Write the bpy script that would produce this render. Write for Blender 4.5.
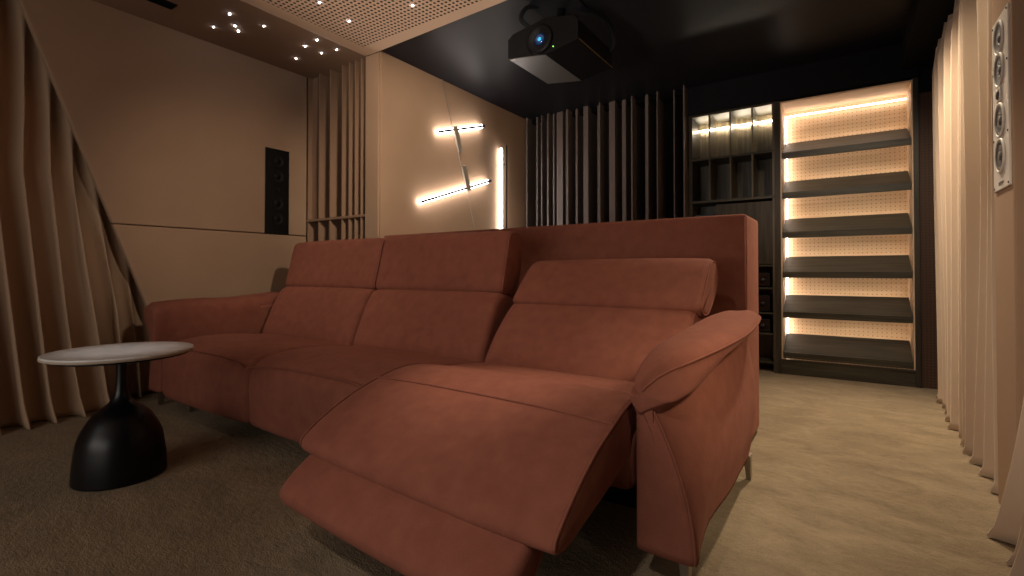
import bpy, bmesh, math, random
from mathutils import Vector, Matrix, noise
R = math.radians
PI = math.pi
random.seed(7)
for o in list(bpy.data.objects):
    bpy.data.objects.remove(o)
scn = bpy.context.scene
COL = scn.collection

# ------------------------------------------------------------------ camera
cam_d = bpy.data.cameras.new('camera')
cam_d.sensor_width = 36
cam_d.lens = 491.7 * 36 / 1024
cam_d.shift_y = -(288 - 265.05) / 1024
cam_d.clip_start = .02
cam = bpy.data.objects.new('camera', cam_d)
COL.objects.link(cam)
cam.location = (0, 0, .88)
cam.rotation_euler = (PI / 2 + .0132, 0, .598)
scn.camera = cam
# ------------------------------------------------------------------ world and exposure
w = bpy.data.worlds.new('world')
scn.world = w
w.use_nodes = True
w.node_tree.nodes['Background'].inputs[0].default_value = (1, .8, .6, 1)
w.node_tree.nodes['Background'].inputs[1].default_value = .0
scn.view_settings.view_transform = 'Standard'
scn.view_settings.look = 'None'
scn.view_settings.gamma = 1
scn.view_settings.use_curve_mapping = False
scn.view_settings.exposure = 0.22

WARM = (1, .84, .66)


def area(name, loc, rot, sx, sy, power, col=WARM, spread=PI):
    d = bpy.data.lights.new(name, 'AREA')
    d.shape = 'RECTANGLE'
    d.size = sx
    d.size_y = sy
    d.energy = power
    d.color = col
    d.spread = spread
    o = bpy.data.objects.new(name, d)
    COL.objects.link(o)
    o.location = loc
    o.rotation_euler = rot
    return o


def spot(name, loc, target, power, angle=70, blend=.5, size=.04, col=WARM):
    d = bpy.data.lights.new(name, 'SPOT')
    d.energy = power
    d.spot_size = R(angle)
    d.spot_blend = blend
    d.shadow_soft_size = size
    d.color = col
    o = bpy.data.objects.new(name, d)
    COL.objects.link(o)
    o.location = loc
    o.rotation_euler = (Vector(target) - Vector(loc)).to_track_quat('-Z', 'Y').to_euler()
    return o


# unseen lamps inferred from the light, and added fills with no known source
YEL = (1, .83, .60)
area('added_front_fill', (-1.7, -2.15, 1.0), (R(90), 0, 0), 2.8, 1.2, 27, (1, .92, .83))  # added frontal fill for sofa and walls, not a known lit screen
spot('added_ceiling_fill', (-1.4, .1, .9), (-1.9, 2.3, 2.6), 170, 66, .9, .15)  # added fill that lifts the perforated ceiling board
spot('unseen_spot', (-.75, 1.55, 2.58), (-1.05, 1.46, .45), 95, 27, 1, .05)
spot('unseen_spot', (-3.0, .75, 2.58), (-3.05, 2.05, .6), 34, 50, 1, .06)
spot('unseen_spot', (-1.95, .75, 2.58), (-2.0, 2.05, .6), 34, 46, 1, .06)
spot('unseen_spot', (-.9, .75, 2.58), (-1.0, 2.35, .85), 30, 42, 1, .06)  # added fill for the right seat back, headrest and slab
spot('unseen_spot', (.10, 1.3, 2.55), (-4.0, 2.05, 1.20), 150, 34, 1, .05)
spot('unseen_spot', (-.6, 1.3, 2.55), (-3.04, 3.1, 1.75), 190, 42, .9, .05)
spot('unseen_spot', (.10, 2.9, 2.58), (.05, 4.8, .6), 70, 74, .8, .05)
spot('unseen_spot', (.06, 3.8, 2.58), (.32, 3.0, 0), 200, 90, 1, .05, YEL)
spot('unseen_spot', (-1.3, .1, 2.55), (.47, 2.36, .8), 110, 26, 1, .06)  # added fill for the right column and near curtain
spot('unseen_spot', (.05, 2.9, 2.58), (.40, 2.7, 0), 38, 100, 1, .05, YEL)  # added to pick out the curtain ridges
spot('unseen_spot', (-.5, -.7, 2.3), (-.85, 1.25, .25), 55, 42, 1, .06, (1, .90, .78))  # added front fill for footrest, flap and arm front
spot('unseen_spot', (-2.45, .45, 2.58), (-2.60, .81, .54), 40, 15, 1, .05, (1, .95, .9))  # added narrow spot that brightens only the tabletop
spot('added_arm_fill', (.43, .85, 1.45), (-.36, 1.95, .35), 60, 44, 1, .10, YEL)  # added side fill for the outer face of the right arm

H = 2.617      # ceiling height
XL = -4.01     # left wall panels
XP = -3.038    # lamp wall panel
YD = 2.614     # step in the left wall
YB = 4.815     # front of the back wall joinery


# ------------------------------------------------------------------ materials
def mat(name, col, rough=.8, metal=0, sheen=0, spec=.5, bump=None, var=None, emit=None, coat=0):
    """bump=(scale, strength, distance); var=(scale, colour2, contrast)"""
    m = bpy.data.materials.new(name)
    m.use_nodes = True
    nt = m.node_tree
    b = nt.nodes['Principled BSDF']
    b.inputs['Base Color'].default_value = (*col, 1)
    b.inputs['Roughness'].default_value = rough
    b.inputs['Metallic'].default_value = metal
    b.inputs['Specular IOR Level'].default_value = spec
    b.inputs['Sheen Weight'].default_value = sheen
    b.inputs['Sheen Roughness'].default_value = .4
    b.inputs['Coat Weight'].default_value = coat
    if sheen:
        b.inputs['Sheen Tint'].default_value = (*[min(1, c * 2.0 + .10) for c in col], 1)
    tc = nt.nodes.new('ShaderNodeTexCoord')
    if var:
        n = nt.nodes.new('ShaderNodeTexNoise')
        n.inputs['Scale'].default_value = var[0]
        n.inputs['Detail'].default_value = 5
        nt.links.new(tc.outputs['Object'], n.inputs['Vector'])
        r = nt.nodes.new('ShaderNodeMapRange')
        r.inputs[1].default_value = .5 - var[2]
        r.inputs[2].default_value = .5 + var[2]
        nt.links.new(n.outputs['Fac'], r.inputs[0])
        x = nt.nodes.new('ShaderNodeMix')
        x.data_type = 'RGBA'
        x.inputs[6].default_value = (*col, 1)
        x.inputs[7].default_value = (*var[1], 1)
        nt.links.new(r.outputs[0], x.inputs[0])
        nt.links.new(x.outputs[2], b.inputs['Base Color'])
    if bump:
        n = nt.nodes.new('ShaderNodeTexNoise')
        n.inputs['Scale'].default_value = bump[0]
        n.inputs['Detail'].default_value = 4
        nt.links.new(tc.outputs['Object'], n.inputs['Vector'])
        k = nt.nodes.new('ShaderNodeBump')
        k.inputs['Strength'].default_value = bump[1]
        k.inputs['Distance'].default_value = bump[2]
        nt.links.new(n.outputs['Fac'], k.inputs['Height'])
        nt.links.new(k.outputs[0], b.inputs['Normal'])
    if emit:
        b.inputs['Emission Color'].default_value = (*emit[0], 1)
        b.inputs['Emission Strength'].default_value = emit[1]
    return m


def mathn(nt, op, a, b=None):
    n = nt.nodes.new('ShaderNodeMath')
    n.operation = op
    for i, v in enumerate((a, b)):
        if v is None:
            continue
        if isinstance(v, (int, float)):
            n.inputs[i].default_value = v
        else:
            nt.links.new(v, n.inputs[i])
    return n.outputs[0]


def perforate(m, ax, pitch, rad, lim, hole=(.02, .012, .008)):
    """dark round holes on a square grid inside the limits lim (object space, two axes)"""
    nt = m.node_tree
    b = nt.nodes['Principled BSDF']
    tc = nt.nodes.new('ShaderNodeTexCoord')
    s = nt.nodes.new('ShaderNodeSeparateXYZ')
    nt.links.new(tc.outputs['Object'], s.inputs[0])
    d = []
    ins = None
    for k, a in enumerate(ax):
        q = mathn(nt, 'DIVIDE', s.outputs[a], pitch)
        fr = mathn(nt, 'FRACT', q)
        c = mathn(nt, 'SUBTRACT', fr, .5)
        d.append(mathn(nt, 'MULTIPLY', c, c))
        for op, v in (('GREATER_THAN', lim[k][0]), ('LESS_THAN', lim[k][1])):
            t = mathn(nt, op, s.outputs[a], v)
            ins = t if ins is None else mathn(nt, 'MULTIPLY', ins, t)
    dist = mathn(nt, 'SQRT', mathn(nt, 'ADD', d[0], d[1]))
    f = mathn(nt, 'MULTIPLY', mathn(nt, 'LESS_THAN', dist, rad / pitch), ins)
    x = nt.nodes.new('ShaderNodeMix')
    x.data_type = 'RGBA'
    src = b.inputs['Base Color']
    if src.is_linked:
        nt.links.new(src.links[0].from_socket, x.inputs[6])
    else:
        x.inputs[6].default_value = src.default_value
    x.inputs[7].default_value = (*hole, 1)
    nt.links.new(f, x.inputs[0])
    nt.links.new(x.outputs[2], src)
    return m


def woodgrain(m, ax, scale, c1, c2):
    nt = m.node_tree
    b = nt.nodes['Principled BSDF']
    tc = nt.nodes.new('ShaderNodeTexCoord')
    mp = nt.nodes.new('ShaderNodeMapping')
    sc = [scale, scale, scale]
    sc[ax] = scale * .06
    mp.inputs['Scale'].default_value = sc
    n = nt.nodes.new('ShaderNodeTexNoise')
    n.inputs['Scale'].default_value = 1
    n.inputs['Detail'].default_value = 6
    n.inputs['Distortion'].default_value = .4
    nt.links.new(tc.outputs['Object'], mp.inputs[0])
    nt.links.new(mp.outputs[0], n.inputs['Vector'])
    cr = nt.nodes.new('ShaderNodeValToRGB')
    cr.color_ramp.elements[0].position = .35
    cr.color_ramp.elements[1].position = .65
    cr.color_ramp.elements[0].color = (*c1, 1)
    cr.color_ramp.elements[1].color = (*c2, 1)
    nt.links.new(n.outputs['Fac'], cr.inputs[0])
    nt.links.new(cr.outputs[0], b.inputs['Base Color'])
    return m


M = {}
M['velvet'] = mat('rust_velvet', (.255, .089, .056), .88, sheen=.14, spec=.2, bump=(240, .6, .002), var=(18, (.205, .066, .043), .25))
M['fabric'] = mat('beige_wall_fabric', (.37, .245, .158), .95, spec=.15, bump=(420, .3, .001), var=(3, (.335, .215, .142), .3))
M['fabric_dark'] = mat('brown_diffuser_paint', (.27, .165, .105), .8, spec=.2, bump=(200, .1, .001))
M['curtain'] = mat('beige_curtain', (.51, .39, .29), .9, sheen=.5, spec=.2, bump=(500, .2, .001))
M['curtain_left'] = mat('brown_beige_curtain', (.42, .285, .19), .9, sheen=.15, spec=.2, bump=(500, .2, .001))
M['soffit'] = mat('dark_brown_soffit', (.27, .175, .118), .85, spec=.2, bump=(300, .1, .001))
M['perf'] = perforate(mat('perforated_board', (.62, .44, .32), .8, spec=.25), (0, 1), .034, .0100, ((-3.077, 9), (-9, 2.487)))
M['black_ceiling'] = mat('black_satin_ceiling', (.011, .011, .014), .42, spec=.10, bump=(60, .05, .002))
M['black'] = mat('black_paint', (.007, .008, .011), .7, spec=.12)
M['black_slat'] = mat('black_slat', (.12, .092, .082), .5, spec=.5)
M['black_deep'] = mat('black_felt', (.004, .004, .004), .95, spec=.1)
M['gloss_black'] = mat('satin_black_lacquer', (.003, .003, .004), .36, spec=.35)
M['smoke_glass'] = mat('dark_glossy_door', (.012, .009, .007), .18, spec=.5)
M['dark_wood'] = woodgrain(mat('dark_oak', (.1, .08, .05), .5, spec=.4, bump=(150, .15, .001)), 0, 40, (.028, .024, .014), (.060, .051, .032))
M['dark_wood_v'] = woodgrain(mat('dark_oak_upright', (.1, .08, .05), .5, spec=.4), 2, 40, (.022, .016, .010), (.052, .039, .025))
M['cubby_wood_lit'] = woodgrain(mat('oak_cubby_lit', (.1, .08, .05), .4, spec=.5), 2, 46, (.045, .036, .021), (.12, .096, .060))  # cabinet oak made lighter, the light bar's glow put into the colour
M['light_wood'] = woodgrain(mat('pale_oak', (.5, .3, .15), .6, spec=.3), 0, 30, (.60, .43, .28), (.70, .52, .36))
M['peg'] = perforate(woodgrain(mat('pale_oak_pegboard', (.5, .3, .15), .6, spec=.3), 0, 30, (.66, .45, .27), (.76, .54, .35)), (0, 2), .032, .0042, ((-9, 9), (-9, 9)), (.30, .17, .08))
M['brown_perf'] = perforate(mat('brown_perforated', (.07, .032, .016), .7), (0, 2), .022, .005, ((-9, 9), (-9, 9)), (.03, .012, .006))
M['metal'] = mat('brushed_metal', (.45, .40, .35), .35, metal=1)
M['dark_metal'] = mat('dark_metal', (.03, .03, .03), .4, metal=.7)
M['chrome'] = mat('lamp_plate', (.34, .29, .24), .55, metal=.2)
M['rod'] = mat('black_rod', (.004, .004, .004), .9, spec=.1)
M['ceramic'] = mat('pale_stone', (.80, .80, .80), .25, spec=.6, var=(14, (.68, .68, .68), .2))
M['ceramic_edge'] = mat('table_edge', (.42, .33, .25), .6)
M['white'] = mat('white_baffle', (.62, .56, .50), .5)
M['grey_cone'] = mat('grey_cone', (.09, .08, .075), .5)
M['rubber'] = mat('speaker_surround', (.006, .005, .005), .7, spec=.2)
M['proj_black'] = mat('projector_black', (.004, .004, .005), .5, spec=.12)
M['proj_lit'] = mat('projector_lit_side', (.05, .046, .043), .38, spec=.5)
M['gold'] = mat('gold_trim', (.7, .4, .15), .3, metal=1)
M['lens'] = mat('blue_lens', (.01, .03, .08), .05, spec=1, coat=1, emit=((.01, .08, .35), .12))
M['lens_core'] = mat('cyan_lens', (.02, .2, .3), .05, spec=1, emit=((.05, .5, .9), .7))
M['green_led'] = mat('green_led', (.1, .5, .05), .4, emit=((.25, .9, .1), 2.0))
M['star'] = mat('star_white', (1, 1, 1), .4, emit=((.85, .9, 1), 90))
M['led'] = mat('warm_led', (1, .9, .8), .4, emit=((1, .95, .90), 15))
M['led_shelf'] = mat('shelf_led', (1, .9, .8), .4, emit=((1, .88, .74), 9))
M['led_vert'] = mat('shelf_led_upright', (1, .9, .8), .4, emit=((1, .92, .84), 14))
M['led_cubby'] = mat('cubby_led', (1, .9, .8), .4, emit=((1, .84, .62), 110))
M['added_shelf_glow'] = mat('added_rear_glow', (1, .9, .8), .4, emit=((1, .84, .66), 11))
M['blue_gear'] = mat('blue_black_gear', (.01, .02, .035), .3, spec=.5)

# carpet with brushed nap
cm = mat('beige_carpet', (.27, .20, .125), .97, spec=.1, sheen=.2)
nt = cm.node_tree
b = nt.nodes['Principled BSDF']
tc = nt.nodes.new('ShaderNodeTexCoord')


def nz(scale, detail, rot=0, stretch=1, dist=0):
    mp = nt.nodes.new('ShaderNodeMapping')
    mp.inputs['Rotation'].default_value = (0, 0, rot)
    mp.inputs['Scale'].default_value = (1, stretch, 1)
    n = nt.nodes.new('ShaderNodeTexNoise')
    n.inputs['Scale'].default_value = scale
    n.inputs['Detail'].default_value = detail
    n.inputs['Distortion'].default_value = dist
    nt.links.new(tc.outputs['Object'], mp.inputs[0])
    nt.links.new(mp.outputs[0], n.inputs['Vector'])
    return n.outputs['Fac']


big = nz(4.2, 7, R(25), 1.7, .9)
fine = nz(170, 3)
mid = nz(30, 5, R(25), 1.5)
cr = nt.nodes.new('ShaderNodeValToRGB')
cr.color_ramp.elements[0].position = .34
cr.color_ramp.elements[1].position = .66
cr.color_ramp.elements[0].color = (.17, .127, .083, 1)
cr.color_ramp.elements[1].color = (.32, .247, .162, 1)
mx = mathn(nt, 'ADD', mathn(nt, 'MULTIPLY', big, .45), mathn(nt, 'ADD', mathn(nt, 'MULTIPLY', mid, .25), mathn(nt, 'MULTIPLY', fine, .30)))
nt.links.new(mx, cr.inputs[0])
nt.links.new(cr.outputs[0], b.inputs['Base Color'])
bp = nt.nodes.new('ShaderNodeBump')
bp.inputs['Strength'].default_value = .8
bp.inputs['Distance'].default_value = .009
hh = mathn(nt, 'ADD', mathn(nt, 'MULTIPLY', fine, .6), mathn(nt, 'MULTIPLY', mid, .8))
nt.links.new(hh, bp.inputs['Height'])
nt.links.new(bp.outputs[0], b.inputs['Normal'])
M['carpet'] = cm


# ------------------------------------------------------------------ helpers
def obj(name, bm, m, parent=None, smooth=False, bevel=0, bseg=2):
    me = bpy.data.meshes.new(name)
    if bevel:
        bmesh.ops.bevel(bm, geom=list(bm.edges), offset=bevel, segments=bseg, affect='EDGES', profile=.6, clamp_overlap=True)
    bmesh.ops.recalc_face_normals(bm, faces=bm.faces)
    bm.to_mesh(me)
    bm.free()
    me.materials.append(m)
    if smooth:
        for p in me.polygons:
            p.use_smooth = True
    o = bpy.data.objects.new(name, me)
    COL.objects.link(o)
    if parent:
        o.parent = parent
        o.matrix_parent_inverse = parent.matrix_basis.inverted()
    return o


def tag(o, label, cat, group=None, kind=None):
    o['label'] = label
    o['category'] = cat
    if group:
        o['group'] = group
    if kind:
        o['kind'] = kind
    return o


def struct(o):
    o['kind'] = 'structure'
    return o


def thing(name, loc, label, cat, group=None):
    o = bpy.data.objects.new(name, None)
    COL.objects.link(o)
    o.location = loc
    o.empty_display_size = .1
    return tag(o, label, cat, group)


def box(bm, x0, x1, y0, y1, z0, z1):
    vs = [bm.verts.new((x, y, z)) for x in (x0, x1) for y in (y0, y1) for z in (z0, z1)]
    for f in ((0, 1, 3, 2), (4, 6, 7, 5), (0, 4, 5, 1), (2, 3, 7, 6), (0, 2, 6, 4), (1, 5, 7, 3)):
        bm.faces.new([vs[i] for i in f])
    return vs


def bx(*a):
    bm = bmesh.new()
    box(bm, *a)
    return bm


def prism(bm, pts, ax, a, b):
    """extrude a polygon (two coordinates) along axis ax from a to b"""
    def mk(p, t):
        v = list(p)
        v.insert(ax, t)
        return bm.verts.new(v)
    A = [mk(p, a) for p in pts]
    B = [mk(p, b) for p in pts]
    n = len(pts)
    bm.faces.new(A)
    bm.faces.new(B[::-1])
    for i in range(n):
        bm.faces.new((A[i], A[(i + 1) % n], B[(i + 1) % n], B[i]))


def loft(bm, rings, cap=True, closed=True):
    R_ = [[bm.verts.new(p) for p in r] for r in rings]
    n = len(rings[0])
    for a, b in zip(R_, R_[1:]):
        for i in range(n if closed else n - 1):
            j = (i + 1) % n
            bm.faces.new((a[i], a[j], b[j], b[i]))
    if cap and closed:
        for r in (R_[0], R_[-1]):
            c = bm.verts.new(sum((v.co for v in r), Vector()) / n)
            for i in range(n):
                bm.faces.new((r[i], r[(i + 1) % n], c))
    return R_


def tube(bm, pts, rad, seg=8, closed=False, cap=True):
    pts = [Vector(p) for p in pts]
    n = len(pts)
    rings = []
    prev = None
    for i, p in enumerate(pts):
        if closed:
            t = pts[(i + 1) % n] - pts[i - 1]
        else:
            t = pts[min(i + 1, n - 1)] - pts[max(i - 1, 0)]
        t.normalize()
        if prev is None:
            a = Vector((0, 0, 1)) if abs(t.z) < .9 else Vector((1, 0, 0))
            u = t.cross(a).normalized()
        else:
            u = (prev - t * prev.dot(t)).normalized()
        prev = u
        v = t.cross(u)
        r = rad[i] if isinstance(rad, (list, tuple)) else rad
        rings.append([p + (u * math.cos(2 * PI * k / seg) + v * math.sin(2 * PI * k / seg)) * r for k in range(seg)])
    if closed:
        V = [[bm.verts.new(q) for q in r] for r in rings]
        for i in range(n):
            a, b = V[i], V[(i + 1) % n]
            for k in range(seg):
                bm.faces.new((a[k], a[(k + 1) % seg], b[(k + 1) % seg], b[k]))
    else:
        loft(bm, rings, cap)


def lathe(bm, prof, c, ax=2, seg=48, sq=(1, 1)):
    """prof: (radius, height) pairs; axis ax"""
    rings = []
    for r, h in prof:
        ring = []
        for k in range(seg):
            a = 2 * PI * k / seg
            p = [r * math.cos(a) * sq[0], r * math.sin(a) * sq[1]]
            p.insert(ax, h)
            ring.append(Vector(p) + Vector(c))
        rings.append(ring)
    loft(bm, rings)


def catmull(pts, n, closed=True):
    """centripetal spline through the points, n samples per segment"""
    out = []
    N = len(pts)
    D = len(pts[0])
    segs = N if closed else N - 1

    def get(k):
        if closed:
            return pts[k % N]
        if k < 0:
            return tuple(2 * pts[0][d] - pts[1][d] for d in range(D))
        if k >= N:
            return tuple(2 * pts[-1][d] - pts[-2][d] for d in range(D))
        return pts[k]
    for i in range(segs):
        P = [get(i - 1), get(i), get(i + 1), get(i + 2)]
        T = [0]
        for a, b in zip(P, P[1:]):
            T.append(T[-1] + max(1e-5, math.dist(a, b)) ** .5)
        for s in range(n):
            t = T[1] + (T[2] - T[1]) * s / n

            def L(a, b, ta, tb):
                u = (t - ta) / (tb - ta)
                return tuple(x + (y - x) * u for x, y in zip(a, b))
            A1, A2, A3 = L(P[0], P[1], T[0], T[1]), L(P[1], P[2], T[1], T[2]), L(P[2], P[3], T[2], T[3])
            B1, B2 = L(A1, A2, T[0], T[2]), L(A2, A3, T[1], T[3])
            out.append(L(B1, B2, T[1], T[2]))
    if not closed:
        out.append(tuple(pts[-1]))
    return out


def offset2(P, d):
    """offset a closed polygon inwards by d"""
    n = len(P)
    area_ = sum(P[i][0] * P[(i + 1) % n][1] - P[(i + 1) % n][0] * P[i][1] for i in range(n))
    sg = 1 if area_ > 0 else -1
    out = []
    for i in range(n):
        a, b = P[i - 1], P[(i + 1) % n]
        t = Vector((b[0] - a[0], b[1] - a[1]))
        if t.length < 1e-9:
            out.append(P[i])
            continue
        t.normalize()
        out.append((P[i][0] - t.y * sg * d, P[i][1] + t.x * sg * d))
    return out


def cushion(name, profL, profR, x0, x1, r, puff, m, parent, nx=14, pipe=None, mod=None, per=6):
    """a cushion with the (y, z) profiles profL at x0 and profR at x1, rounded ends of radius r;
    pipe: radius of the piping round both ends"""
    A = catmull(profL, per)
    B = catmull(profR, per)

    def sec(t, inset):
        P = [(a[0] * (1 - t) + b[0] * t, a[1] * (1 - t) + b[1] * t) for a, b in zip(A, B)]
        return offset2(P, inset)
    rings = []
    L = x1 - x0
    K = 5
    pr = []
    for k in range(K + 1):
        th = PI / 2 * k / K
        x = r * (1 - math.cos(PI / 2 - th)) if False else r * (1 - math.cos(th))
        # from the end face (inset r) to the full section
        xx = r * (1 - math.sin(th))
        ins = r * (1 - math.cos(PI / 2 - th))
        pr.append((r - (r - xx), ins) if False else (xx, ins))
    # pr goes from (r, 0.. ) ; order it from the end inwards
    pr = sorted([(r * (1 - math.cos(PI / 2 * k / K)), r * (1 - math.sin(PI / 2 * k / K))) for k in range(K + 1)])
    xs = [(x0 + a, b) for a, b in pr]
    mid_n = nx
    for i in range(1, mid_n):
        xs.append((x0 + r + (L - 2 * r) * i / mid_n, 0))
    xs += [(x1 - a, b) for a, b in reversed(pr)]
    for x, ins in xs:
        t = (x - x0) / L
        pf = puff * (1 - abs(2 * t - 1) ** 3)
        rings.append([(x, p[0], p[1]) for p in sec(t, ins - pf)])
    if mod:
        rings = [[mod(Vector(p), (rr[0][0] - x0) / L) for p in rr] for rr in rings]
    bm = bmesh.new()
    loft(bm, rings)
    o = obj(name, bm, m, parent, smooth=True)
    if pipe:
        for idx in (2, len(rings) - 3):
            bm = bmesh.new()
            rg = rings[idx]
            cx_ = (x0 + x1) / 2
            sgn = -1 if idx == 2 else 1
            tube(bm, [Vector(p) + Vector((sgn * pipe * .3, 0, 0)) for p in rg], pipe, 6, closed=True)
            obj('piping', bm, m, o, smooth=True)
    o['_r'] = 0
    del o['_r']
    return o, rings


# ------------------------------------------------------------------ room shell
def floor_():
    o = struct(obj('floor', bx(-4.4, .9, -2.2, 5.4, -.1, 0), M['carpet']))


floor_()
struct(obj('wall_back', bx(-4.4, .9, 5.3, 5.4, 0, H + .1), M['black']))
struct(obj('wall_front', bx(-4.4, .9, -2.3, -2.2, 0, H + .1), M['fabric']))
struct(obj('wall_left', bx(-4.4, -4.25, -2.2, 5.3, 0, H + .1), M['fabric']))
struct(obj('wall_right', bx(.66, .9, -2.2, 5.3, 0, H + .1), M['black']))
# ceiling: black over the rear, beige perforated board and brown soffit over the front
struct(obj('ceiling', bx(-3.2, .66, 2.48, 5.3, H + .012, H + .099), M['black_ceiling']))
bm = bmesh.new()
XS = -3.235
# board with a softly rounded rim towards the brown soffit
prof = [(.66, H), (-3.12, H), (-3.16, H + .002), (-3.195, H + .006), (-3.22, H + .012), (XS, H + .02), (XS, H + .1), (.66, H + .1)]
prism(bm, prof, 1, -2.2, 2.60)
for vv in bm.verts:
    if vv.co.y > 0:
        vv.co.y = 2.60 - .024 * (vv.co.x - XS)
struct(obj('ceiling', bm, M['perf'], bevel=0))
struct(obj('ceiling', bx(-4.4, XS + .01, -2.2, 2.9, H + .0125, H + .098), M['soffit']))
# lamp wall: projecting box with a joint line near its front corner
bm = bx(XP - .165, XP, YD + .004, 5.3, 0, H + .012)
struct(obj('wall_lamp_side', bm, M['fabric'], bevel=.004))
struct(obj('trim_1', bx(-3.205, XP - .014, YD - .012, YD + .004, 0, H), M['fabric'], bevel=.003))

# left wall panels with the slanted edge above the curtain
def diag(z):
    return 1.625 - .3556 * z


def wall_panel(z0, z1, name):
    bm = bmesh.new()
    pts = [(diag(z0), z0), (YD - .004, z0), (YD - .004, z1), (diag(z1), z1)]
    prism(bm, pts, 0, XL - .05, XL)
    o = obj(name, bm, M['fabric'], bevel=.011, bseg=3)
    for p in o.data.polygons:
        p.use_smooth = p.area < .03
    return struct(o)


wall_panel(1.2, H + .02, 'wall_left_upper_panel')
wall_panel(-.0, 1.195, 'wall_left_lower_panel')
struct(obj('wall_left_backing', bx(-4.2, XL - .052, 1.95, YD + .3, 0, H), M['fabric']))

# right side: soffit above the curtains, fabric column with the loudspeaker
struct(obj('ceiling_soffit_right', bx(.36, .66, 2.56, 5.3, 2.425, H + .012), M['black_deep']))
struct(obj('ceiling_soffit_right', bx(.40, .66, -2.2, 2.56, 2.425, H), M['black_deep']))
struct(obj('wall_right_column', bx(.47, .66, 2.335, 2.605, 0, 2.425), M['fabric'], bevel=.006))
struct(obj('wall_right_brown_panel', bx(.463, .60, 4.835, 4.9, 0, 2.24), M['brown_perf']))
# bulkhead above the shelving
struct(obj('wall_back_bulkhead', bx(-1.245, .46, YB - .015, 5.3, 2.365, H + .012), M['black']))
struct(obj('wall_back_bulkhead_right', bx(.46, .66, YB + .03, 5.3, 2.245, 2.425), M['black']))

# ceiling air slot
v = thing('ceiling_vent', (-3.66, 1.2, H), 'narrow black linear air vent slot set in the brown ceiling soffit', 'vent')
obj('frame', bx(-3.705, -3.615, .95, 1.41, H + .004, H + .016), M['black'], v, bevel=.002)
for k in range(2):
    obj('slat', bx(-3.685 + k * .035, -3.67 + k * .035, .96, 1.40, H - .001, H + .008), M['black_deep'], v)

# ------------------------------------------------------------------ star lights
STARS = [(-3.729, 1.685, .5, 'single small dim white star light in the brown soffit, nearest the left wall'),
         (-3.447, 1.661, 1, 'white star light topmost of the left cluster in the brown soffit'),
         (-3.587, 1.764, 1.2, 'white star light in the middle of the left cluster in the soffit'),
         (-3.642, 1.815, 1.3, 'white star light lowest of the left cluster in the soffit'),
         (-3.417, 1.880, .5, 'dim white star light alone between the two ceiling clusters'),
         (-3.726, 2.320, 1, 'white star light of the right cluster closest to the left wall panel'),
         (-3.460, 2.229, 1.8, 'largest and brightest white star light in the brown ceiling soffit'),
         (-3.295, 2.221, 1, 'white star light of the right cluster closest to the perforated board'),
         (-3.463, 2.375, 1.3, 'white star light just right of the brightest one in the soffit'),
         (-3.310, 2.404, .6, 'dim white star light at the soffit corner above the wall fins'),
         (-2.841, 2.163, .9, 'white star light in the perforated ceiling board nearest the soffit'),
         (-2.80, 1.905, .9, 'white star light in the perforated board at the top image border'),
         (-2.332, 2.269, .9, 'white star light in the perforated ceiling board farthest right')]
for x, y, s, lab in STARS:
    bm = bmesh.new()
    r = .0050 * (s ** .5)
    base = H if x > XS else H + .012
    lathe(bm, [(r, .002), (r, -.002), (r * .7, -.005), (0.0001, -.006)], (x, y, base), seg=12)
    tag(obj('star_light', bm, M['star'], smooth=True), lab, 'light', 'star lights in the ceiling')


# ------------------------------------------------------------------ diffusers
def well(parent, x0, x1, depth, y, z0, z1, m):
    obj('well_panel', bx(x0, x1, y + depth, y + depth + .012, z0, z1), m, parent)


df = thing('wall_diffuser', (-3.6, YD + .1, 0), 'brown acoustic diffuser of tall vertical fins beside the left wall panel', 'acoustic panel')
FX = [(-4.004, .008, .04), (-3.921, 0, .17), (-3.84, .010, .13), (-3.768, 0, .10), (-3.683, .010, .18), (-3.60, 0, .12),
      (-3.519, .009, .06), (-3.426, .009, .10), (-3.387, 0, .19), (-3.349, .009, .05), (-3.273, .009, .17), (-3.213, .008, .02)]
low = [.16, .06, .18, .05, .17, .10, .09, .16, .06, .18, .05, .02]
for i, (x, t, d) in enumerate(FX):
    if t:
        obj('fin', bx(x - t / 2, x + t / 2, YD, YD + .2, 1.345, H + .012), M['fabric_dark'], df)
        obj('fin', bx(x - t / 2, x + t / 2, YD, YD + .2, 0, 1.325), M['fabric_dark'], df)
    if i < len(FX) - 1:
        x1 = FX[i + 1][0]
        g0, g1 = (t / 2, FX[i + 1][1] / 2)
        well(df, x + g0, x1 - g1, d, YD, 1.345, H + .012, M['fabric_dark'])
        well(df, x + g0, x1 - g1, low[i], YD, 0, 1.325, M['fabric_dark'])
obj('cross_board', bx(-4.08, -3.209, YD - .006, YD + .2, 1.325, 1.345), M['fabric_dark'], df, bevel=.002)
obj('backboard', bx(-4.05, -3.205, YD + .215, YD + .23, 0, H), M['fabric_dark'], df)

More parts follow.
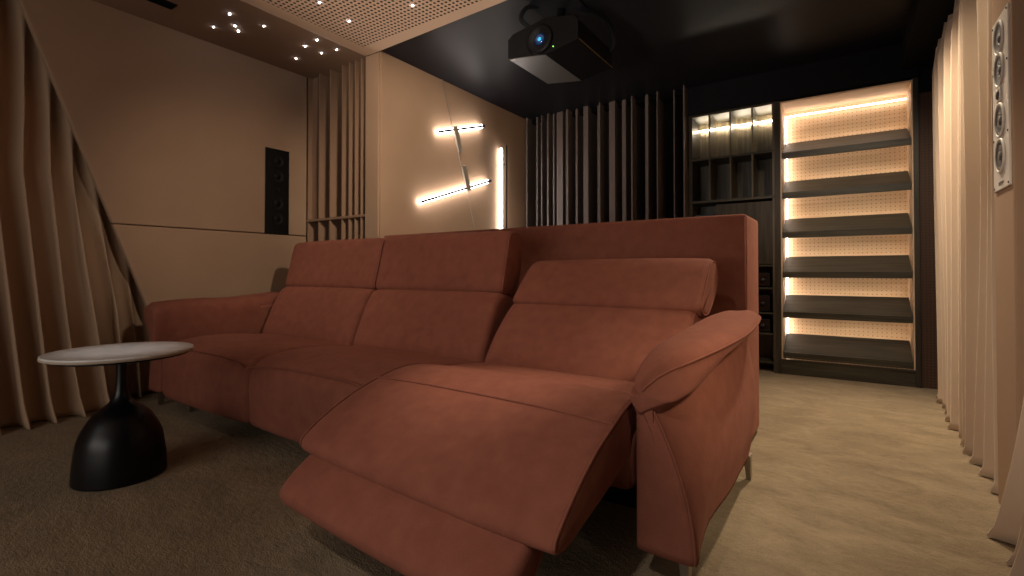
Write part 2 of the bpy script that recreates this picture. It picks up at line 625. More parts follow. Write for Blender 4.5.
bd = thing('slat_diffuser', (-2.1, 4.8, 0), 'black acoustic wall of tall vertical slats and wells behind the sofa', 'acoustic panel')
YF = 4.70
bars = [(-3.000, .020), (-2.893, .022), (-2.815, .014), (-2.765, .020), (-2.722, .016), (-2.672, .018), (-2.590, .075), (-2.525, .014),
        (-2.482, .022), (-2.395, .022), (-2.272, .055), (-2.146, .030), (-2.106, .012), (-1.985, .065), (-1.955, .01), (-1.865, .040),
        (-1.760, .014), (-1.626, .030), (-1.512, .010), (-1.364, .010), (-1.253, .012)]
for i, (x, t) in enumerate(bars):
    dy = (0, .05, .02, .07, 0, .04, .03, .06)[i % 8]
    obj('slat', bx(x - t / 2, x + t / 2, YF + dy, 5.0, 0, H + .012), M['black_slat'], bd)
obj('backboard', bx(-3.036, -1.25, 5.0, 5.02, 0, H + .012), M['black_deep'], bd)
obj('top_rail', bx(-3.036, -1.25, YF + .10, 5.0, H - .035, H + .010), M['black_deep'], bd)

# ------------------------------------------------------------------ shelving
sh = thing('display_shelf', (-.02, YB, 0), 'tall backlit shelving niche with six sloping dark shelves and pale oak pegboard back', 'shelf')
YK = 5.16
obj('side_post', bx(-.517, -.47, YB, YK + .02, 0, 2.362), M['dark_wood_v'], sh, bevel=.002)
obj('side_post', bx(.425, .46, YB, YK + .02, 0, 2.362), M['dark_wood_v'], sh, bevel=.002)
obj('inner_side', bx(-.47, -.462, YB + .006, YK, .09, 2.35), M['light_wood'], sh)
obj('inner_side', bx(.417, .425, YB + .006, YK, .09, 2.35), M['light_wood'], sh)
obj('inner_top', bx(-.462, .417, YB + .006, YK, 2.338, 2.350), M['light_wood'], sh)
obj('pegboard_back', bx(-.47, .425, YK, YK + .012, .05, 2.35), M['peg'], sh)
obj('plinth', bx(-.47, .425, YB + .004, YB + .03, 0, .128), M['dark_wood'], sh, bevel=.002)
obj('kick_trim', bx(-.47, .425, YB - .004, YB + .006, .118, .130), M['dark_wood'], sh, bevel=.001)
for z in (1.905, 1.560, 1.220, .879, .537, .190):
    bm = bmesh.new()
    # sloping board with a square front lip
    prism(bm, [(YB - .004, z - .052), (YB - .004, z), (YB + .012, z), (YB + .26, z + .135), (YB + .26, z + .118), (YB + .03, z - .045), (YB + .03, z - .052)], 0, -.458, .412)
    obj('shelf_board', bm, M['dark_wood'], sh, bevel=.0015)
    obj('glow_strip', bx(-.44, .40, YB + .262, YB + .268, z + .118, z + .126), M['added_shelf_glow'], sh)  # added glowing strip, hidden behind the board to brighten the pegboard
obj('glow_strip', bx(-.455, .41, YK - .045, YK - .035, 2.287, 2.297), M['led_shelf'], sh)
obj('glow_strip', bx(-.452, -.444, YK - .045, YK - .036, .14, 2.285), M['led_vert'], sh)

mc = thing('media_cabinet', (-.87, YB, 0), 'dark oak media cabinet with eight open cubbies, light bar in the top row', 'cabinet')
xs = [-1.240, -1.054, -.872, -.690, -.517]
obj('side_panel', bx(-1.240, -1.207, YB, YK, 0, 2.362), M['dark_wood_v'], mc, bevel=.002)
for x in (-1.052, -.872, -.690):
    obj('divider', bx(x - .007, x + .007, YB + .004, YK - .06, 1.545, 2.34), M['cubby_wood_lit'], mc, bevel=.001)
obj('top_board', bx(-1.207, -.517, YB, YK, 2.342, 2.362), M['dark_wood'], mc, bevel=.001)
obj('shelf_board', bx(-1.207, -.517, YB + .002, YK, 1.925, 1.945), M['dark_wood'], mc, bevel=.001)
obj('shelf_board', bx(-1.207, -.517, YB + .002, YK, 1.522, 1.545), M['dark_wood'], mc, bevel=.001)
obj('back_panel', bx(-1.207, -.517, YK - .045, YK - .03, 0, 2.342), M['cubby_wood_lit'], mc)
obj('inner_side_panel', bx(-.533, -.517, YB + .004, YK - .045, 0, 2.342), M['cubby_wood_lit'], mc)
obj('glow_strip', bx(-1.205, -.535, YK - .085, YK - .076, 2.270, 2.276), M['led_cubby'], mc)
obj('shelf_board', bx(-1.207, -.517, YB + .01, YK - .05, .925, .938), M['dark_wood'], mc, bevel=.001)
for z in (.74, .52, .34, .09):
    obj('rack_shelf', bx(-1.207, -.533, YB + .02, YK - .05, z - .014, z), M['dark_wood'], mc, bevel=.001)
obj('front_panel', bx(-1.0, -.533, YB + .018, YB + .032, .945, 1.50), M['dark_wood_v'], mc, bevel=.001)
for z, h, lab in ((.740, .13, 'black amplifier on the upper rack shelf of the dark cabinet'),
                  (.520, .15, 'black amplifier on the middle rack shelf of the dark cabinet'),
                  (.340, .12, 'black amplifier on the lower rack shelf of the dark cabinet')):
    a = thing('amplifier', (-.78, YB + .1, z), lab, 'amplifier', 'amplifiers on the rack shelves')
    obj('housing', bx(-1.0, -.57, YB + .06, YK - .08, z + .008, z + h), M['gloss_black'], a, bevel=.004)
    obj('front_plate', bx(-1.005, -.565, YB + .05, YB + .06, z + .012, z + h - .004), M['smoke_glass'], a, bevel=.002)
    for x in (-.95, -.62):
        bm = bmesh.new()
        lathe(bm, [(.02, 0), (.02, -.014), (.0001, -.016)], (x, YB + .05, z + h / 2), ax=1, seg=20)
        obj('knob', bm, M['dark_metal'], a, smooth=True)
        obj('foot', bx(x - .015, x + .015, YB + .09, YB + .12, z, z + .008), M['black'], a)
a = thing('media_player', (-1.08, YB + .1, 1.30), 'blue-black glossy player box in the dark cabinet left of centre, behind the slab top', 'player')
obj('housing', bx(-1.19, -1.02, YB + .05, YK - .08, 1.308, 1.42), M['blue_gear'], a, bevel=.004)
obj('front_plate', bx(-1.192, -1.018, YB + .042, YB + .05, 1.312, 1.416), M['blue_gear'], a, bevel=.002)
obj('shelf_board', bx(-1.207, -1.0, YB + .02, YK - .05, 1.292, 1.308), M['dark_wood'], mc, bevel=.001)

# ------------------------------------------------------------------ wall lamps
wl = thing('wall_lamp', (XP, 3.55, 1.9), 'wall lamp with two glowing slanted light rods on a tilted pole', 'lamp')


def bar(bm, a, b, wx, wt):
    """flat bar in the wall plane from a to b; wx thickness off the wall, wt width"""
    a, b = Vector(a), Vector(b)
    t = (b - a).normalized()
    s = Vector((1, 0, 0)).cross(t).normalized() * wt / 2
    n = Vector((1, 0, 0)) * wx / 2
    A = [bm.verts.new(a + i * s + j * n) for i, j in ((-1, -1), (1, -1), (1, 1), (-1, 1))]
    B = [bm.verts.new(b + i * s + j * n) for i, j in ((-1, -1), (1, -1), (1, 1), (-1, 1))]
    bm.faces.new(A)
    bm.faces.new(B[::-1])
    for i in range(4):
        bm.faces.new((A[i], A[(i + 1) % 4], B[(i + 1) % 4], B[i]))


def pole_pt(z, dx=.035):
    y = 3.313 + (2.603 - z) * (3.778 - 3.313) / (2.603 - 1.308)
    return Vector((XP + dx, y, z))


bm = bmesh.new()
tube(bm, [pole_pt(H + .005, .02), pole_pt(.05, .02)], .0030, 8)
obj('pole', bm, M['chrome'], wl, smooth=True)
for z0, z1 in ((2.225, 2.005), (1.880, 1.650)):
    bm = bmesh.new()
    bar(bm, pole_pt(z0, .048), pole_pt(z1, .048), .02, .060)
    obj('plate', bm, M['chrome'], wl, bevel=.002)
for a, b in (((XP + .052, 3.23, 2.122), (XP + .052, 3.90, 2.338)), ((XP + .052, 3.01, 1.470), (XP + .052, 4.01, 1.806))):
    bm = bmesh.new()
    bar(bm, a, b, .006, .019)
    rd = obj('light_rod', bm, M['rod'], wl)
    va, vb = Vector(a), Vector(b)
    d = (vb - va) * .03
    bm = bmesh.new()
    off = Vector((-.025, 0, .001))
    tube(bm, [va + off, va + d * .3 + off, vb - d * 1.3 + off, vb - d + off], [.012, .021, .021, .012], 12)
    obj('glow_tube', bm, M['led'], rd, smooth=True)
vl = thing('wall_lamp', (XP, 4.19, 1.3), 'single upright glowing light rod on the beige wall, right of the slanted ones', 'lamp')
bm = bmesh.new()
bar(bm, (XP + .11, 4.20, 2.20), (XP + .11, 4.20, .45), .008, .011)
rd = obj('light_rod', bm, M['rod'], vl)
bm = bmesh.new()
tube(bm, [(XP + .03, 4.21, 2.18), (XP + .03, 4.21, 2.165), (XP + .03, 4.21, .46), (XP + .03, 4.21, .45)], [.010, .016, .016, .010], 12)
obj('glow_tube', bm, M['led'], rd, smooth=True)
for z in (2.0, .6):
    bm = bmesh.new()
    tube(bm, [(XP, 4.19, z), (XP + .105, 4.19, z)], .004, 8)
    obj('bracket', bm, M['dark_metal'], vl, smooth=True)

# ------------------------------------------------------------------ in-wall speakers
def driver(bm, c, r, ax, sgn, seg=32):
    lathe(bm, [(r, 0), (r, sgn * .006), (r * .93, sgn * .008), (r * .86, sgn * .003), (r * .80, sgn * .006), (r * .74, sgn * .001), (r * .3, -sgn * .0), (r * .3, sgn * .002), (.0001, sgn * .009)], c, ax=ax, seg=seg)


ws = thing('wall_speaker', (XL, 2.33, 1.56), 'tall black flush loudspeaker in the dim left wall panel', 'speaker')
bm = bmesh.new()
box(bm, XL - .02, XL + .004, 2.222, 2.436, 1.2, 1.922)
obj('baffle', bm, M['gloss_black'], ws, bevel=.002)
for z in (1.82, 1.69, 1.46, 1.33):
    bm = bmesh.new()
    driver(bm, (XL + .004, 2.33, z), .058, 0, 1)
    obj('driver', bm, M['rubber'], ws, smooth=True)
bm = bmesh.new()
driver(bm, (XL + .004, 2.33, 1.575), .022, 0, 1)
obj('tweeter', bm, M['rubber'], ws, smooth=True)

XR = .47
rs = thing('wall_speaker', (XR, 2.465, 1.5), 'white flush loudspeaker with four grey drivers in the right column', 'speaker')
obj('baffle', bx(XR - .006, XR + .02, 2.355, 2.573, 1.178, 1.808), M['white'], rs, bevel=.003)
for z in (1.728, 1.612, 1.428, 1.300):
    bm = bmesh.new()
    c = (XR - .006, 2.464, z)
    lathe(bm, [(.064, .0), (.064, -.004), (.060, -.007), (.055, -.006), (.054, .0)], c, ax=0, seg=36)
    fr = obj('driver', bm, M['white'], rs, smooth=True)
    bm = bmesh.new()
    lathe(bm, [(.055, -.001), (.053, -.005), (.049, -.0052), (.045, -.003), (.040, -.0022), (.018, -.0006), (.016, -.003), (.0001, -.005)], c, ax=0, seg=36)
    obj('cone', bm, M['grey_cone'], fr, smooth=True)
bm = bmesh.new()
box(bm, XR - .012, XR - .004, 2.437, 2.491, 1.495, 1.549)
tw = obj('tweeter', bm, M['white'], rs, bevel=.003)
bm = bmesh.new()
lathe(bm, [(.018, -.012), (.016, -.016), (.0001, -.018)], (XR, 2.464, 1.522), ax=0, seg=24)
obj('dome', bm, M['grey_cone'], tw, smooth=True)
for y in (2.367, 2.561):
    for z in (1.19, 1.37, 1.62, 1.796):
        bm = bmesh.new()
        lathe(bm, [(.004, -.006), (.004, -.008), (.0001, -.0085)], (XR, y, z), ax=0, seg=10)
        obj('screw', bm, M['dark_metal'], rs)
obj('name_badge', bx(XR - .0075, XR - .004, 2.435, 2.495, 1.196, 1.206), M['grey_cone'], rs)


# ------------------------------------------------------------------ curtains
def fold(ph):
    s = math.sin(ph)
    return (.5 + .5 * s) ** 1.35


def sheet(name, fx, ny, nz_, y0, y1, ztop, m, label, zbot=0):
    rings = []
    for j in range(nz_ + 1):
        t = j / nz_
        row = []
        for i in range(ny + 1):
            y = y0 + (y1 - y0) * i / ny
            row.append(fx(y, t, ztop, zbot))
        rings.append(row)
    bm = bmesh.new()
    loft(bm, rings, closed=False)
    o = obj(name, bm, m, smooth=True)
    s = o.modifiers.new('solid', 'SOLIDIFY')
    s.thickness = .004
    s.offset = 0
    return tag(o, label, 'curtain')


def n1(a, b, c=0):
    return noise.noise(Vector((a, b, c)))


def right_fx(seed, amp, per, flare, xb):
    def f(y, t, zt, zb):
        z = zt + (zb - zt) * t ** .96
        wav = n1(y * 1.4, z * .5, seed) * 1.6
        ph = 2 * PI * (y / per) + wav * 1.3 + .8 * math.sin(z * 1.9 + y * 6)
        a = amp * (1 + .5 * n1(y * 3, z * .5, seed + 4))
        head = max(0, 1 - (zt - z) / .16)
        a *= (1 - .45 * head)
        low_ = max(0, 1 - z / .9)
        x = xb - a * fold(ph) * (1 + .5 * low_ * (flare > 0)) - flare * low_ ** 2 * (.5 + .8 * (n1(y * 4, 3, seed) + .5))
        x -= head * .012 * math.sin(2 * PI * y / (per * .33) + 2 * n1(y * 7, 0, seed))
        # pool on the carpet
        if z < .05:
            x -= (.05 - z) * .35 * (.2 + n1(y * 9, 1, seed) + .5)
            z = max(.005, z)
        z += max(0, 1 - t / .04) * .03 * (fold(ph * 1.5) - .3)
        yy = y + .02 * math.cos(ph) * (1 - head)
        return (x, yy, z)
    return f


sheet('curtain', right_fx(2.7, .070, .165, .0, .556), 420, 60, 2.60, 4.46, 2.395, M['curtain'],
      'pale beige pleated curtain hanging along the right wall beyond the speaker column', .004)
sheet('curtain', right_fx(5.1, .07, .20, .08, .56), 260, 60, 1.30, 2.315, 2.41, M['curtain'],
      'near end of beige curtain at the right image border, in front of the speaker column', .004)


def left_fx(y, t, zt, zb):
    z = zt + (zb - zt) * t
    dg = diag(z)
    inside = max(0, min(1, (dg + .03 - y) / .22))
    low_ = max(0, 1 - z / 1.5)
    wav = n1(y * 1.3, z * .3, 7) * 1.6 + n1(y * 4, z * .7, 3) * .4
    ph = 2 * PI * (y - .10 * low_) / .125 + wav * 2.4
    a = .075 * (1 + .5 * n1(y * 2.5, z * .4, 5)) * (.35 + .65 * inside)
    x = -4.18 + a * fold(ph) * (1 + .9 * low_ * inside)
    near = max(0, min(1, (1.34 - y) / .25))
    x += .24 * low_ ** 1.6 * inside * near
    if z < .12:
        x += (.12 - z) * .35 * inside * near * (.3 + fold(ph + 1.0))
    x = min(x, XL - .065) if inside < .25 else x
    yy = y + .03 * math.cos(ph) * inside
    return (x, yy, max(z, .005))


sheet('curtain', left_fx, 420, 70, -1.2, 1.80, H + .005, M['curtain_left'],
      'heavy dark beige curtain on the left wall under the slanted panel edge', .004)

# ------------------------------------------------------------------ projector
pj = thing('projector', (-1.55, 2.85, H), 'large black projector hanging from the black ceiling above the sofa', 'projector')
xa, xb_, ya, yb_ = -1.796, -1.296, 2.59, 3.10
xm = -1.52
bm = bmesh.new()
pts = [(xa, 2.252), (xm, 2.213), (xb_, 2.252), (xb_, 2.362), (xb_ - .03, 2.40), (xm, 2.437), (xa + .04, 2.40), (xa, 2.372)]
prism(bm, pts, 1, ya, yb_)
obj('housing', bm, M['proj_black'], pj, bevel=.004)
bm = bmesh.new()
prism(bm, [(xa + .004, 2.2485), (xm, 2.2105), (xm, 2.2135), (xa + .004, 2.2515)], 1, ya + .006, yb_ - .006)
obj('bottom_cover', bm, M['proj_lit'], pj)  # left half paler than the right: its lit side is put into the colour
bm = bmesh.new()
prism(bm, [(xm, 2.2105), (xb_ - .004, 2.2485), (xb_ - .004, 2.2515), (xm, 2.2135)], 1, ya + .006, yb_ - .006)
obj('bottom_cover', bm, M['proj_black'], pj)
obj('gold_trim', bx(xb_ - .001, xb_ + .004, ya + .01, yb_ - .004, 2.250, 2.255), M['gold'], pj)
LC = (-1.555, ya, 2.312)
bm = bmesh.new()
lathe(bm, [(.092, .0), (.090, -.012), (.080, -.022), (.062, -.02), (.044, -.008), (.034, -.004)], LC, ax=1, seg=48)
lr = obj('lens_ring', bm, M['proj_black'], pj, smooth=True)
bm = bmesh.new()
lathe(bm, [(.036, -.006), (.024, -.012), (.0001, -.015)], LC, ax=1, seg=40)
obj('lens', bm, M['lens'], lr, smooth=True)
bm = bmesh.new()
lathe(bm, [(.013, -.0145), (.009, -.0165), (.0001, -.0175)], (LC[0] + .004, LC[1], LC[2] - .004), ax=1, seg=24)
obj('lens_core', bm, M['lens_core'], lr, smooth=True)
bm = bmesh.new()
lathe(bm, [(.004, 0), (.003, -.004), (.0001, -.005)], (-1.462, ya, 2.245), ax=1, seg=12)
obj('status_light', bm, M['green_led'], pj, smooth=True)
obj('badge', bx(xa + .010, xa + .055, ya + .012, ya + .024, 2.243, 2.249), M['metal'], pj)
obj('mount_plate', bx(-1.70, -1.40, 2.70, 3.0, H - .008, H + .012), M['black'], pj, bevel=.002)
bm = bmesh.new()
tube(bm, [(-1.55, 2.85, H), (-1.55, 2.85, 2.43)], .028, 16)
obj('mount_pole', bm, M['black'], pj, smooth=True)
for sx in (-1, 1):
    for yy in (2.72, 2.98):
        bm = bmesh.new()
        bar_ = [(-1.55, 2.85, 2.45), (-1.55 + sx * .17, yy, 2.43), (-1.55 + sx * .17, yy, 2.40)]
        tube(bm, bar_, .010, 8)
        obj('mount_arm', bm, M['black'], pj, smooth=True)
bm = bmesh.new()
tube(bm, catmull([(-1.66, 2.74, H - .004), (-1.70, 2.66, 2.58), (-1.715, 2.62, 2.50), (-1.67, 2.64, 2.44), (-1.64, 2.66, 2.41)], 8, False), .014, 10)
obj('cable', bm, M['black'], pj, smooth=True)
bm = bmesh.new()
tube(bm, catmull([(-1.44, 2.9, H - .004), (-1.38, 2.96, 2.60), (-1.31, 3.02, 2.55), (-1.275, 3.05, 2.46), (-1.27, 3.06, 2.38), (-1.30, 3.05, 2.34)], 8, False), .015, 10)
obj('cable', bm, M['black'], pj, smooth=True)

# ------------------------------------------------------------------ side table
tb = thing('side_table', (-2.60, .813, 0), 'round pale stone-topped side table on a black bell-shaped pedestal', 'table')
C0 = (-2.60, .813, 0)
base_p = [(.160, 0), (.165, .004), (.165, .02), (.163, .06), (.157, .12), (.146, .18), (.126, .225), (.105, .262), (.078, .29),
          (.052, .31), (.036, .33), (.026, .355), (.021, .39), (.019, .43), (.019, .47), (.022, .500), (.030, .511), (.030, .515)]
bm = bmesh.new()
lathe(bm, catmull(base_p, 4, False), C0, seg=64)
obj('pedestal', bm, M['gloss_black'], tb, smooth=True)
bm = bmesh.new()
lathe(bm, [(.03, .511), (.236, .513), (.246, .516), (.249, .5215), (.03, .5222)], C0, seg=96)
obj('under_plate', bm, M['gloss_black'], tb, smooth=True)
bm = bmesh.new()
lathe(bm, [(.1, .5225), (.255, .5225), (.260, .524), (.262, .527), (.262, .5375), (.2605, .5395), (.258, .5405), (.1, .5405)], C0, seg=96)
o = obj('tabletop', bm, M['ceramic'], tb)
bm = bmesh.new()
lathe(bm, [(.2615, .5245), (.2632, .5255), (.2632, .5335), (.2615, .5345)], C0, seg=96)
obj('rim_band', bm, M['ceramic_edge'], tb, smooth=True)

# ------------------------------------------------------------------ sofa
sf = thing('recliner_sofa', (-2.05, 1.9, 0), 'long rust velvet three-seat sofa, its right seat reclined with footrest out', 'sofa')
V = M['velvet']
SX = [-3.56, -2.53, -1.51, -.505]

seat = [(1.325, .105), (1.312, .20), (1.310, .31), (1.325, .385), (1.37, .425), (1.50, .452), (1.70, .452), (1.90, .430), (2.10, .41), (2.14, .36),
        (2.14, .20), (2.10, .11), (1.75, .10), (1.42, .10)]
back = [(1.94, .37), (1.952, .45), (1.995, .56), (2.045, .67), (2.095, .745), (2.15, .768), (2.22, .755), (2.27, .71), (2.27, .56), (2.24, .42), (2.16, .36), (2.03, .35)]
head = [(2.130, .772), (2.143, .86), (2.168, .96), (2.190, 1.05), (2.205, 1.088), (2.240, 1.104), (2.30, 1.098), (2.335, 1.05), (2.335, .96), (2.315, .86), (2.285, .79), (2.245, .755), (2.18, .750)]
for i in (0, 1):
    x0, x1 = SX[i] + .003, SX[i + 1] - .003
    o, rg = cushion('seat_cushion', seat, seat, x0, x1, .042, .010, V, sf)
    # piping: arched seam along the front crown
    pts = []
    for k in range(25):
        t = k / 24
        x = x0 + .025 + (x1 - x0 - .05) * t
        u = 1 - abs(2 * t - 1) ** 4
        pts.append((x, 1.313 + .021 * u, .390 + .028 * u))
    bm = bmesh.new()
    tube(bm, pts, .0045, 6)
    obj('piping', bm, V, o, smooth=True)
    cushion('backrest', back, back, x0, x1, .035, .008, V, sf)
    hx = .0 if i == 0 else .0
    cushion('headrest', head, head, x0, x1, .032, .006, V, sf, pipe=.0038)

# right seat: cushion, reclined back and lowered headrest
x0, x1 = SX[2] + .003, SX[3] - .004
seat3 = [(1.37, .25), (1.345, .31), (1.345, .37), (1.37, .415), (1.43, .442), (1.55, .458), (1.70, .456), (1.90, .436), (2.05, .41), (2.10, .36),
         (2.10, .30), (2.05, .26), (1.75, .24), (1.46, .24)]
cushion('seat_cushion', seat3, seat3, x0, x1, .035, .006, V, sf)
back3 = [(1.895, .38), (1.91, .45), (1.98, .55), (2.065, .64), (2.145, .705), (2.20, .728), (2.28, .715), (2.33, .66), (2.31, .54), (2.21, .42), (2.11, .36), (1.96, .35)]
head3 = [(2.150, .725), (2.195, .785), (2.265, .857), (2.33, .914), (2.385, .938), (2.45, .930), (2.49, .89), (2.485, .83), (2.44, .77), (2.36, .715), (2.285, .682), (2.195, .685)]
x0 = -1.47
cushion('backrest', back3, back3, x0, x1 - .02, .032, .008, V, sf, pipe=.0035)
cushion('headrest', head3, head3, x0, x1 + .005, .032, .007, V, sf, pipe=.0038)

# footrest: the big hinged cushion, its piping, the lower flap and the steel linkage
footL = [(1.53, .40), (1.570, .440), (1.545, .478), (1.46, .493), (1.36, .487), (1.27, .466), (1.16, .432), (1.06, .388), (.99, .347), (.962, .322),
         (.960, .298), (.990, .274), (1.10, .285), (1.25, .315), (1.42, .360)]
footR = [(1.50, .40), (1.54, .440), (1.515, .482), (1.43, .502), (1.33, .494), (1.23, .464), (1.12, .425), (1.02, .372), (.955, .328), (.925, .302),
         (.922, .280), (.955, .262), (1.06, .278), (1.22, .312), (1.40, .360)]
fo, rg = cushion('footrest', footL, footR, -1.505, -.515, .014, .012, V, sf, nx=18)
pts = []
n_r = len(rg)
for r_ in rg[2:-2]:
    # profile sample next to the crown seam (between points 4 and 5)
    p = r_[5 * 6 - 1]
    pts.append((p[0], p[1] - .001, p[2] + .0015))
bm = bmesh.new()
tube(bm, pts, .0042, 6)
obj('piping', bm, V, fo, smooth=True)
for idx, sg_ in ((3, -1), (n_r - 4, 1)):
    bm = bmesh.new()
    tube(bm, [(p[0] + .0022 * sg_, p[1] - .0012, p[2] + .0022) for p in rg[idx][6:60]], .0038, 6)
    obj('piping', bm, V, fo, smooth=True)
flapL = [(1.02, .285), (.975, .292), (.915, .262), (.868, .225), (.852, .200), (.862, .170), (.895, .150), (.935, .160), (1.00, .200), (1.04, .245)]
flapR = [(.99, .270), (.945, .280), (.885, .245), (.835, .205), (.818, .180), (.828, .150), (.860, .130), (.900, .140), (.965, .180), (1.01, .230)]
cushion('footrest_flap', flapL, flapR, -1.46, -.585, .026, .006, V, sf, pipe=None)
for x in (-1.36, -.68):
    bm = bmesh.new()
    for a, b_ in (((x, 1.55, .18), (x, 1.30, .30)), ((x, 1.30, .30), (x, 1.05, .24)), ((x + .015, 1.50, .26), (x + .015, 1.22, .22)), ((x + .015, 1.22, .22), (x + .015, 1.10, .30))):
        bar(bm, a, b_, .006, .022)
    obj('footrest_linkage', bm, M['dark_metal'], sf)
# underframe
obj('base_frame', bx(-3.60, -1.52, 1.40, 2.24, .095, .16), M['black'], sf, bevel=.004)
obj('base_frame', bx(-1.52, -.50, 1.58, 2.24, .095, .20), M['black'], sf, bevel=.004)
obj('back_shell', bx(-3.60, -1.515, 2.165, 2.20, .12, .74), V, sf, bevel=.008)
obj('back_shell', bx(-1.515, -.50, 2.12, 2.17, .12, .45), V, sf, bevel=.008)


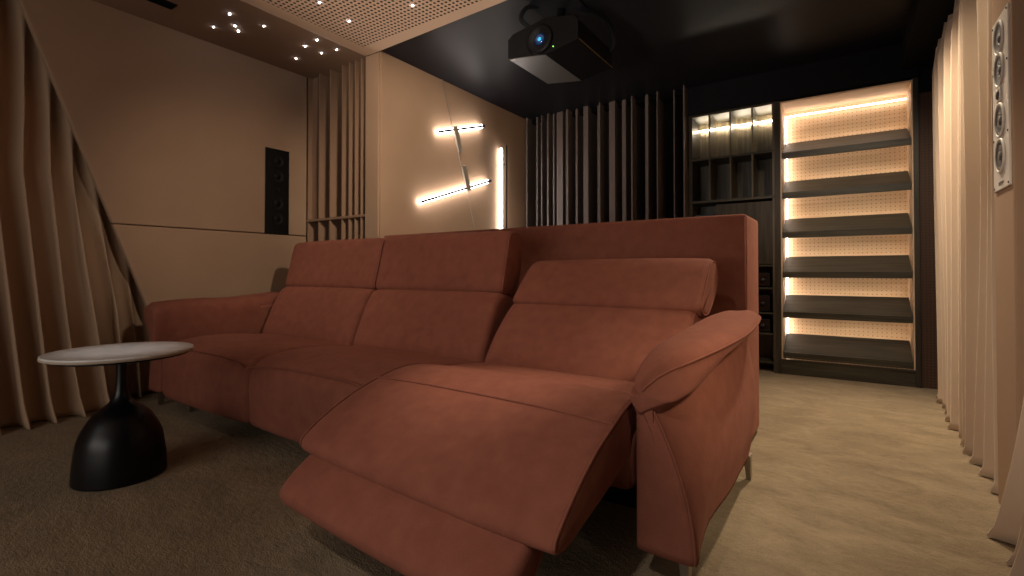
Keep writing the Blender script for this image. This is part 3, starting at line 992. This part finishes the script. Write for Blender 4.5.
def arm(mirror):
    S = -1 if mirror else 1
    cx_ = -2.065  # mirror plane of the sofa

    def mx_(x):
        return x if not mirror else 2 * cx_ - x
    # body: horizontal rings rising with t
    def lerp(tab, t):
        for (a, va), (b_, vb) in zip(tab, tab[1:]):
            if t <= b_:
                s = (t - a) / (b_ - a)
                s = s * s * (3 - 2 * s)
                return va + (vb - va) * s
        return tab[-1][1]
    def f_xs(t):
        return -.336 - .136 * t ** 1.9

    def f_xm(t):
        return -.345 + .040 * math.sin(PI * min(1, t * 1.05)) - .018 * t

    def f_xr(t):
        return -.345 + .036 * math.sin(PI * min(1, t * 1.05)) - .010 * t
    rings = []
    N = 22
    for j in range(N + 1):
        t = j / N
        xs_, xm_, xr_ = f_xs(t), f_xm(t), f_xr(t)
        ctrl = [(-.495, 1.352), (-.485, 1.340), (-.44, 1.334), (xs_ - .03, 1.333), (xs_ - .004, 1.336), (xs_ + .006, 1.350),
                (xs_ + (xm_ - xs_) * .42, 1.42), (xm_ - .012, 1.60), (xm_, 1.85), (xr_, 2.10), (xr_ - .002, 2.26), (xr_ - .025, 2.31), (-.40, 2.325), (-.475, 2.32), (-.497, 2.29), (-.5, 1.9)]
        P = catmull(ctrl, 4)
        ring = []
        for x, y in P:
            f = max(0, min(1, (y - 1.33) / .95))
            zt = .545 + .105 * f ** .8
            ins = 0
            if t == 0:
                ins = 0
            ring.append((mx_(x), y, .108 + (zt - .108) * t))
        rings.append(ring)
    bm = bmesh.new()
    loft(bm, rings)
    o = obj('armrest', bm, V, sf, smooth=True)
    # seam up the front corner
    pts = [(mx_(f_xs(t / 20) + .003), 1.3385, .110 + (.545 - .110) * t / 20) for t in range(21)]
    if not mirror:
        pts.append((-.462, 1.328, .545))
        pts.append((-.466, 1.3235, .554))
    bm = bmesh.new()
    tube(bm, pts, .004, 6)
    obj('piping', bm, V, o, smooth=True)
    # pad
    #  y,  xi,   zc,   xo,   zo,   xu,   zu,  zi, scale
    T = [(1.3225, -.503, .566, -.466, .552, -.410, .532, .495, .965),
         (1.3255, -.504, .574, -.462, .560, -.400, .531, .49, .99),
         (1.338, -.505, .594, -.450, .572, -.390, .531, .48, 1),
         (1.36, -.505, .622, -.426, .594, -.378, .534, .44, 1),
         (1.45, -.505, .660, -.362, .626, -.352, .552, .39, 1),
         (1.60, -.504, .677, -.314, .648, -.335, .590, .39, 1),
         (1.80, -.503, .690, -.288, .662, -.325, .618, .40, 1),
         (2.00, -.500, .704, -.280, .678, -.315, .640, .42, 1),
         (2.15, -.490, .714, -.284, .692, -.320, .655, .45, 1),
         (2.27, -.480, .718, -.300, .700, -.33, .665, .55, .95),
         (2.33, -.475, .714, -.320, .700, -.34, .665, .61, .80),
         (2.36, -.470, .707, -.340, .697, -.36, .665, .62, .45)]
    if mirror:
        T = [(1.300, -.503, .640, -.345, .628, -.352, .560, .40, .86),
             (1.304, -.504, .650, -.330, .634, -.345, .556, .39, .93),
             (1.318, -.505, .664, -.320, .642, -.343, .552, .39, .98),
             (1.345, -.505, .677, -.312, .650, -.341, .552, .39, 1),
             (1.45, -.505, .687, -.302, .660, -.338, .570, .39, 1),
             (1.60, -.504, .692, -.296, .666, -.335, .595, .39, 1)] + T[6:]
    T = catmull(T, 3, False)
    rings, seam = [], []
    for (y, xi, zc, xo, zo, xu, zu, zi, s) in T:
        w_ = xo - xi
        ctrl = [(xi + .025, zi), (xi, (zi + zc) / 2), (xi + .010, zc - .030), (xi + w_ * .28, zc - .003), (xi + w_ * .55, zc), (xi + w_ * .82, (zc + zo) / 2 + .012),
                (xo, zo), (xo + .25 * max(0, xu - xo) - .004, zo - .012), ((xo + xu) / 2 + .004, (zo + zu) / 2 - .006), (xu, zu), (xu - .03, zu - .018), ((xi + xu) / 2, zi + (zu - zi) * .3)]
        P = catmull(ctrl, 4)
        cx2 = (xi + xo) / 2
        cz2 = (zi + zc) / 2
        ring = []
        for x, z in P:
            X, Z = cx2 + (x - cx2) * s, cz2 + (z - cz2) * s
            # gathered pleats at the rounded front and where the pad bends
            g = math.exp(-((y - 1.345) / .03) ** 2) * math.sin((X + .5) * 420) * .0030 * max(0, min(1, (Z - .585) / .01))
            g += math.exp(-((y - 1.66) / .06) ** 2) * math.sin(y * 330 + X * 40) * .0016 * max(0, min(1, (X + .42) / .08))
            ring.append((mx_(X), y, Z + g * (1 if Z > cz2 else 0)))
        rings.append(ring)
        seam.append(ring[6 * 4])
    bm = bmesh.new()
    loft(bm, rings)
    p = obj('arm_pad', bm, V, o, smooth=True)
    bm = bmesh.new()
    tube(bm, seam, .0042, 6)
    obj('piping', bm, V, p, smooth=True) if False else obj('seam_piping', bm, V, o, smooth=True)


arm(False)
arm(True)


def leg(x, y, tx, ty):
    bm = bmesh.new()
    rings = []
    for z, s in ((.115, .016), (.06, .012), (.004, .009), (0, .008)):
        t = 1 - z / .115
        rings.append([(x + tx * t + a * s, y + ty * t + b_ * s * 1.5, z) for a, b_ in ((-1, -1), (1, -1), (1, 1), (-1, 1))])
    loft(bm, rings)
    obj('leg', bm, M['metal'], sf, bevel=.002)


leg(-.375, 1.40, .006, -.012)
leg(-.352, 2.27, .003, .03)
leg(-3.755, 1.40, -.006, -.012)
leg(-3.755, 2.27, -.003, .03)
leg(-3.42, 1.44, 0, -.01)
leg(-2.53, 1.75, 0, -.01)
leg(-1.51, 1.75, 0, -.01)

# the upholstered slab behind the sofa
sl = thing('partition_slab', (-2.0, 2.8, 0), 'tall rust velvet upholstered slab standing behind the sofa', 'partition')
bm = bx(-3.02, -.405, 2.63, 3.03, .02, 1.165)
o = obj('upholstered_body', bm, V, sl, bevel=.022, bseg=4)
for p in o.data.polygons:
    p.use_smooth = True
bm = bmesh.new()
tube(bm, [(-.413, 2.634, .04), (-.413, 2.634, 1.148)], .004, 6)
obj('piping', bm, V, o, smooth=True)
obj('plinth', bx(-2.98, -.45, 2.67, 2.99, 0, .022), M['black'], sl)
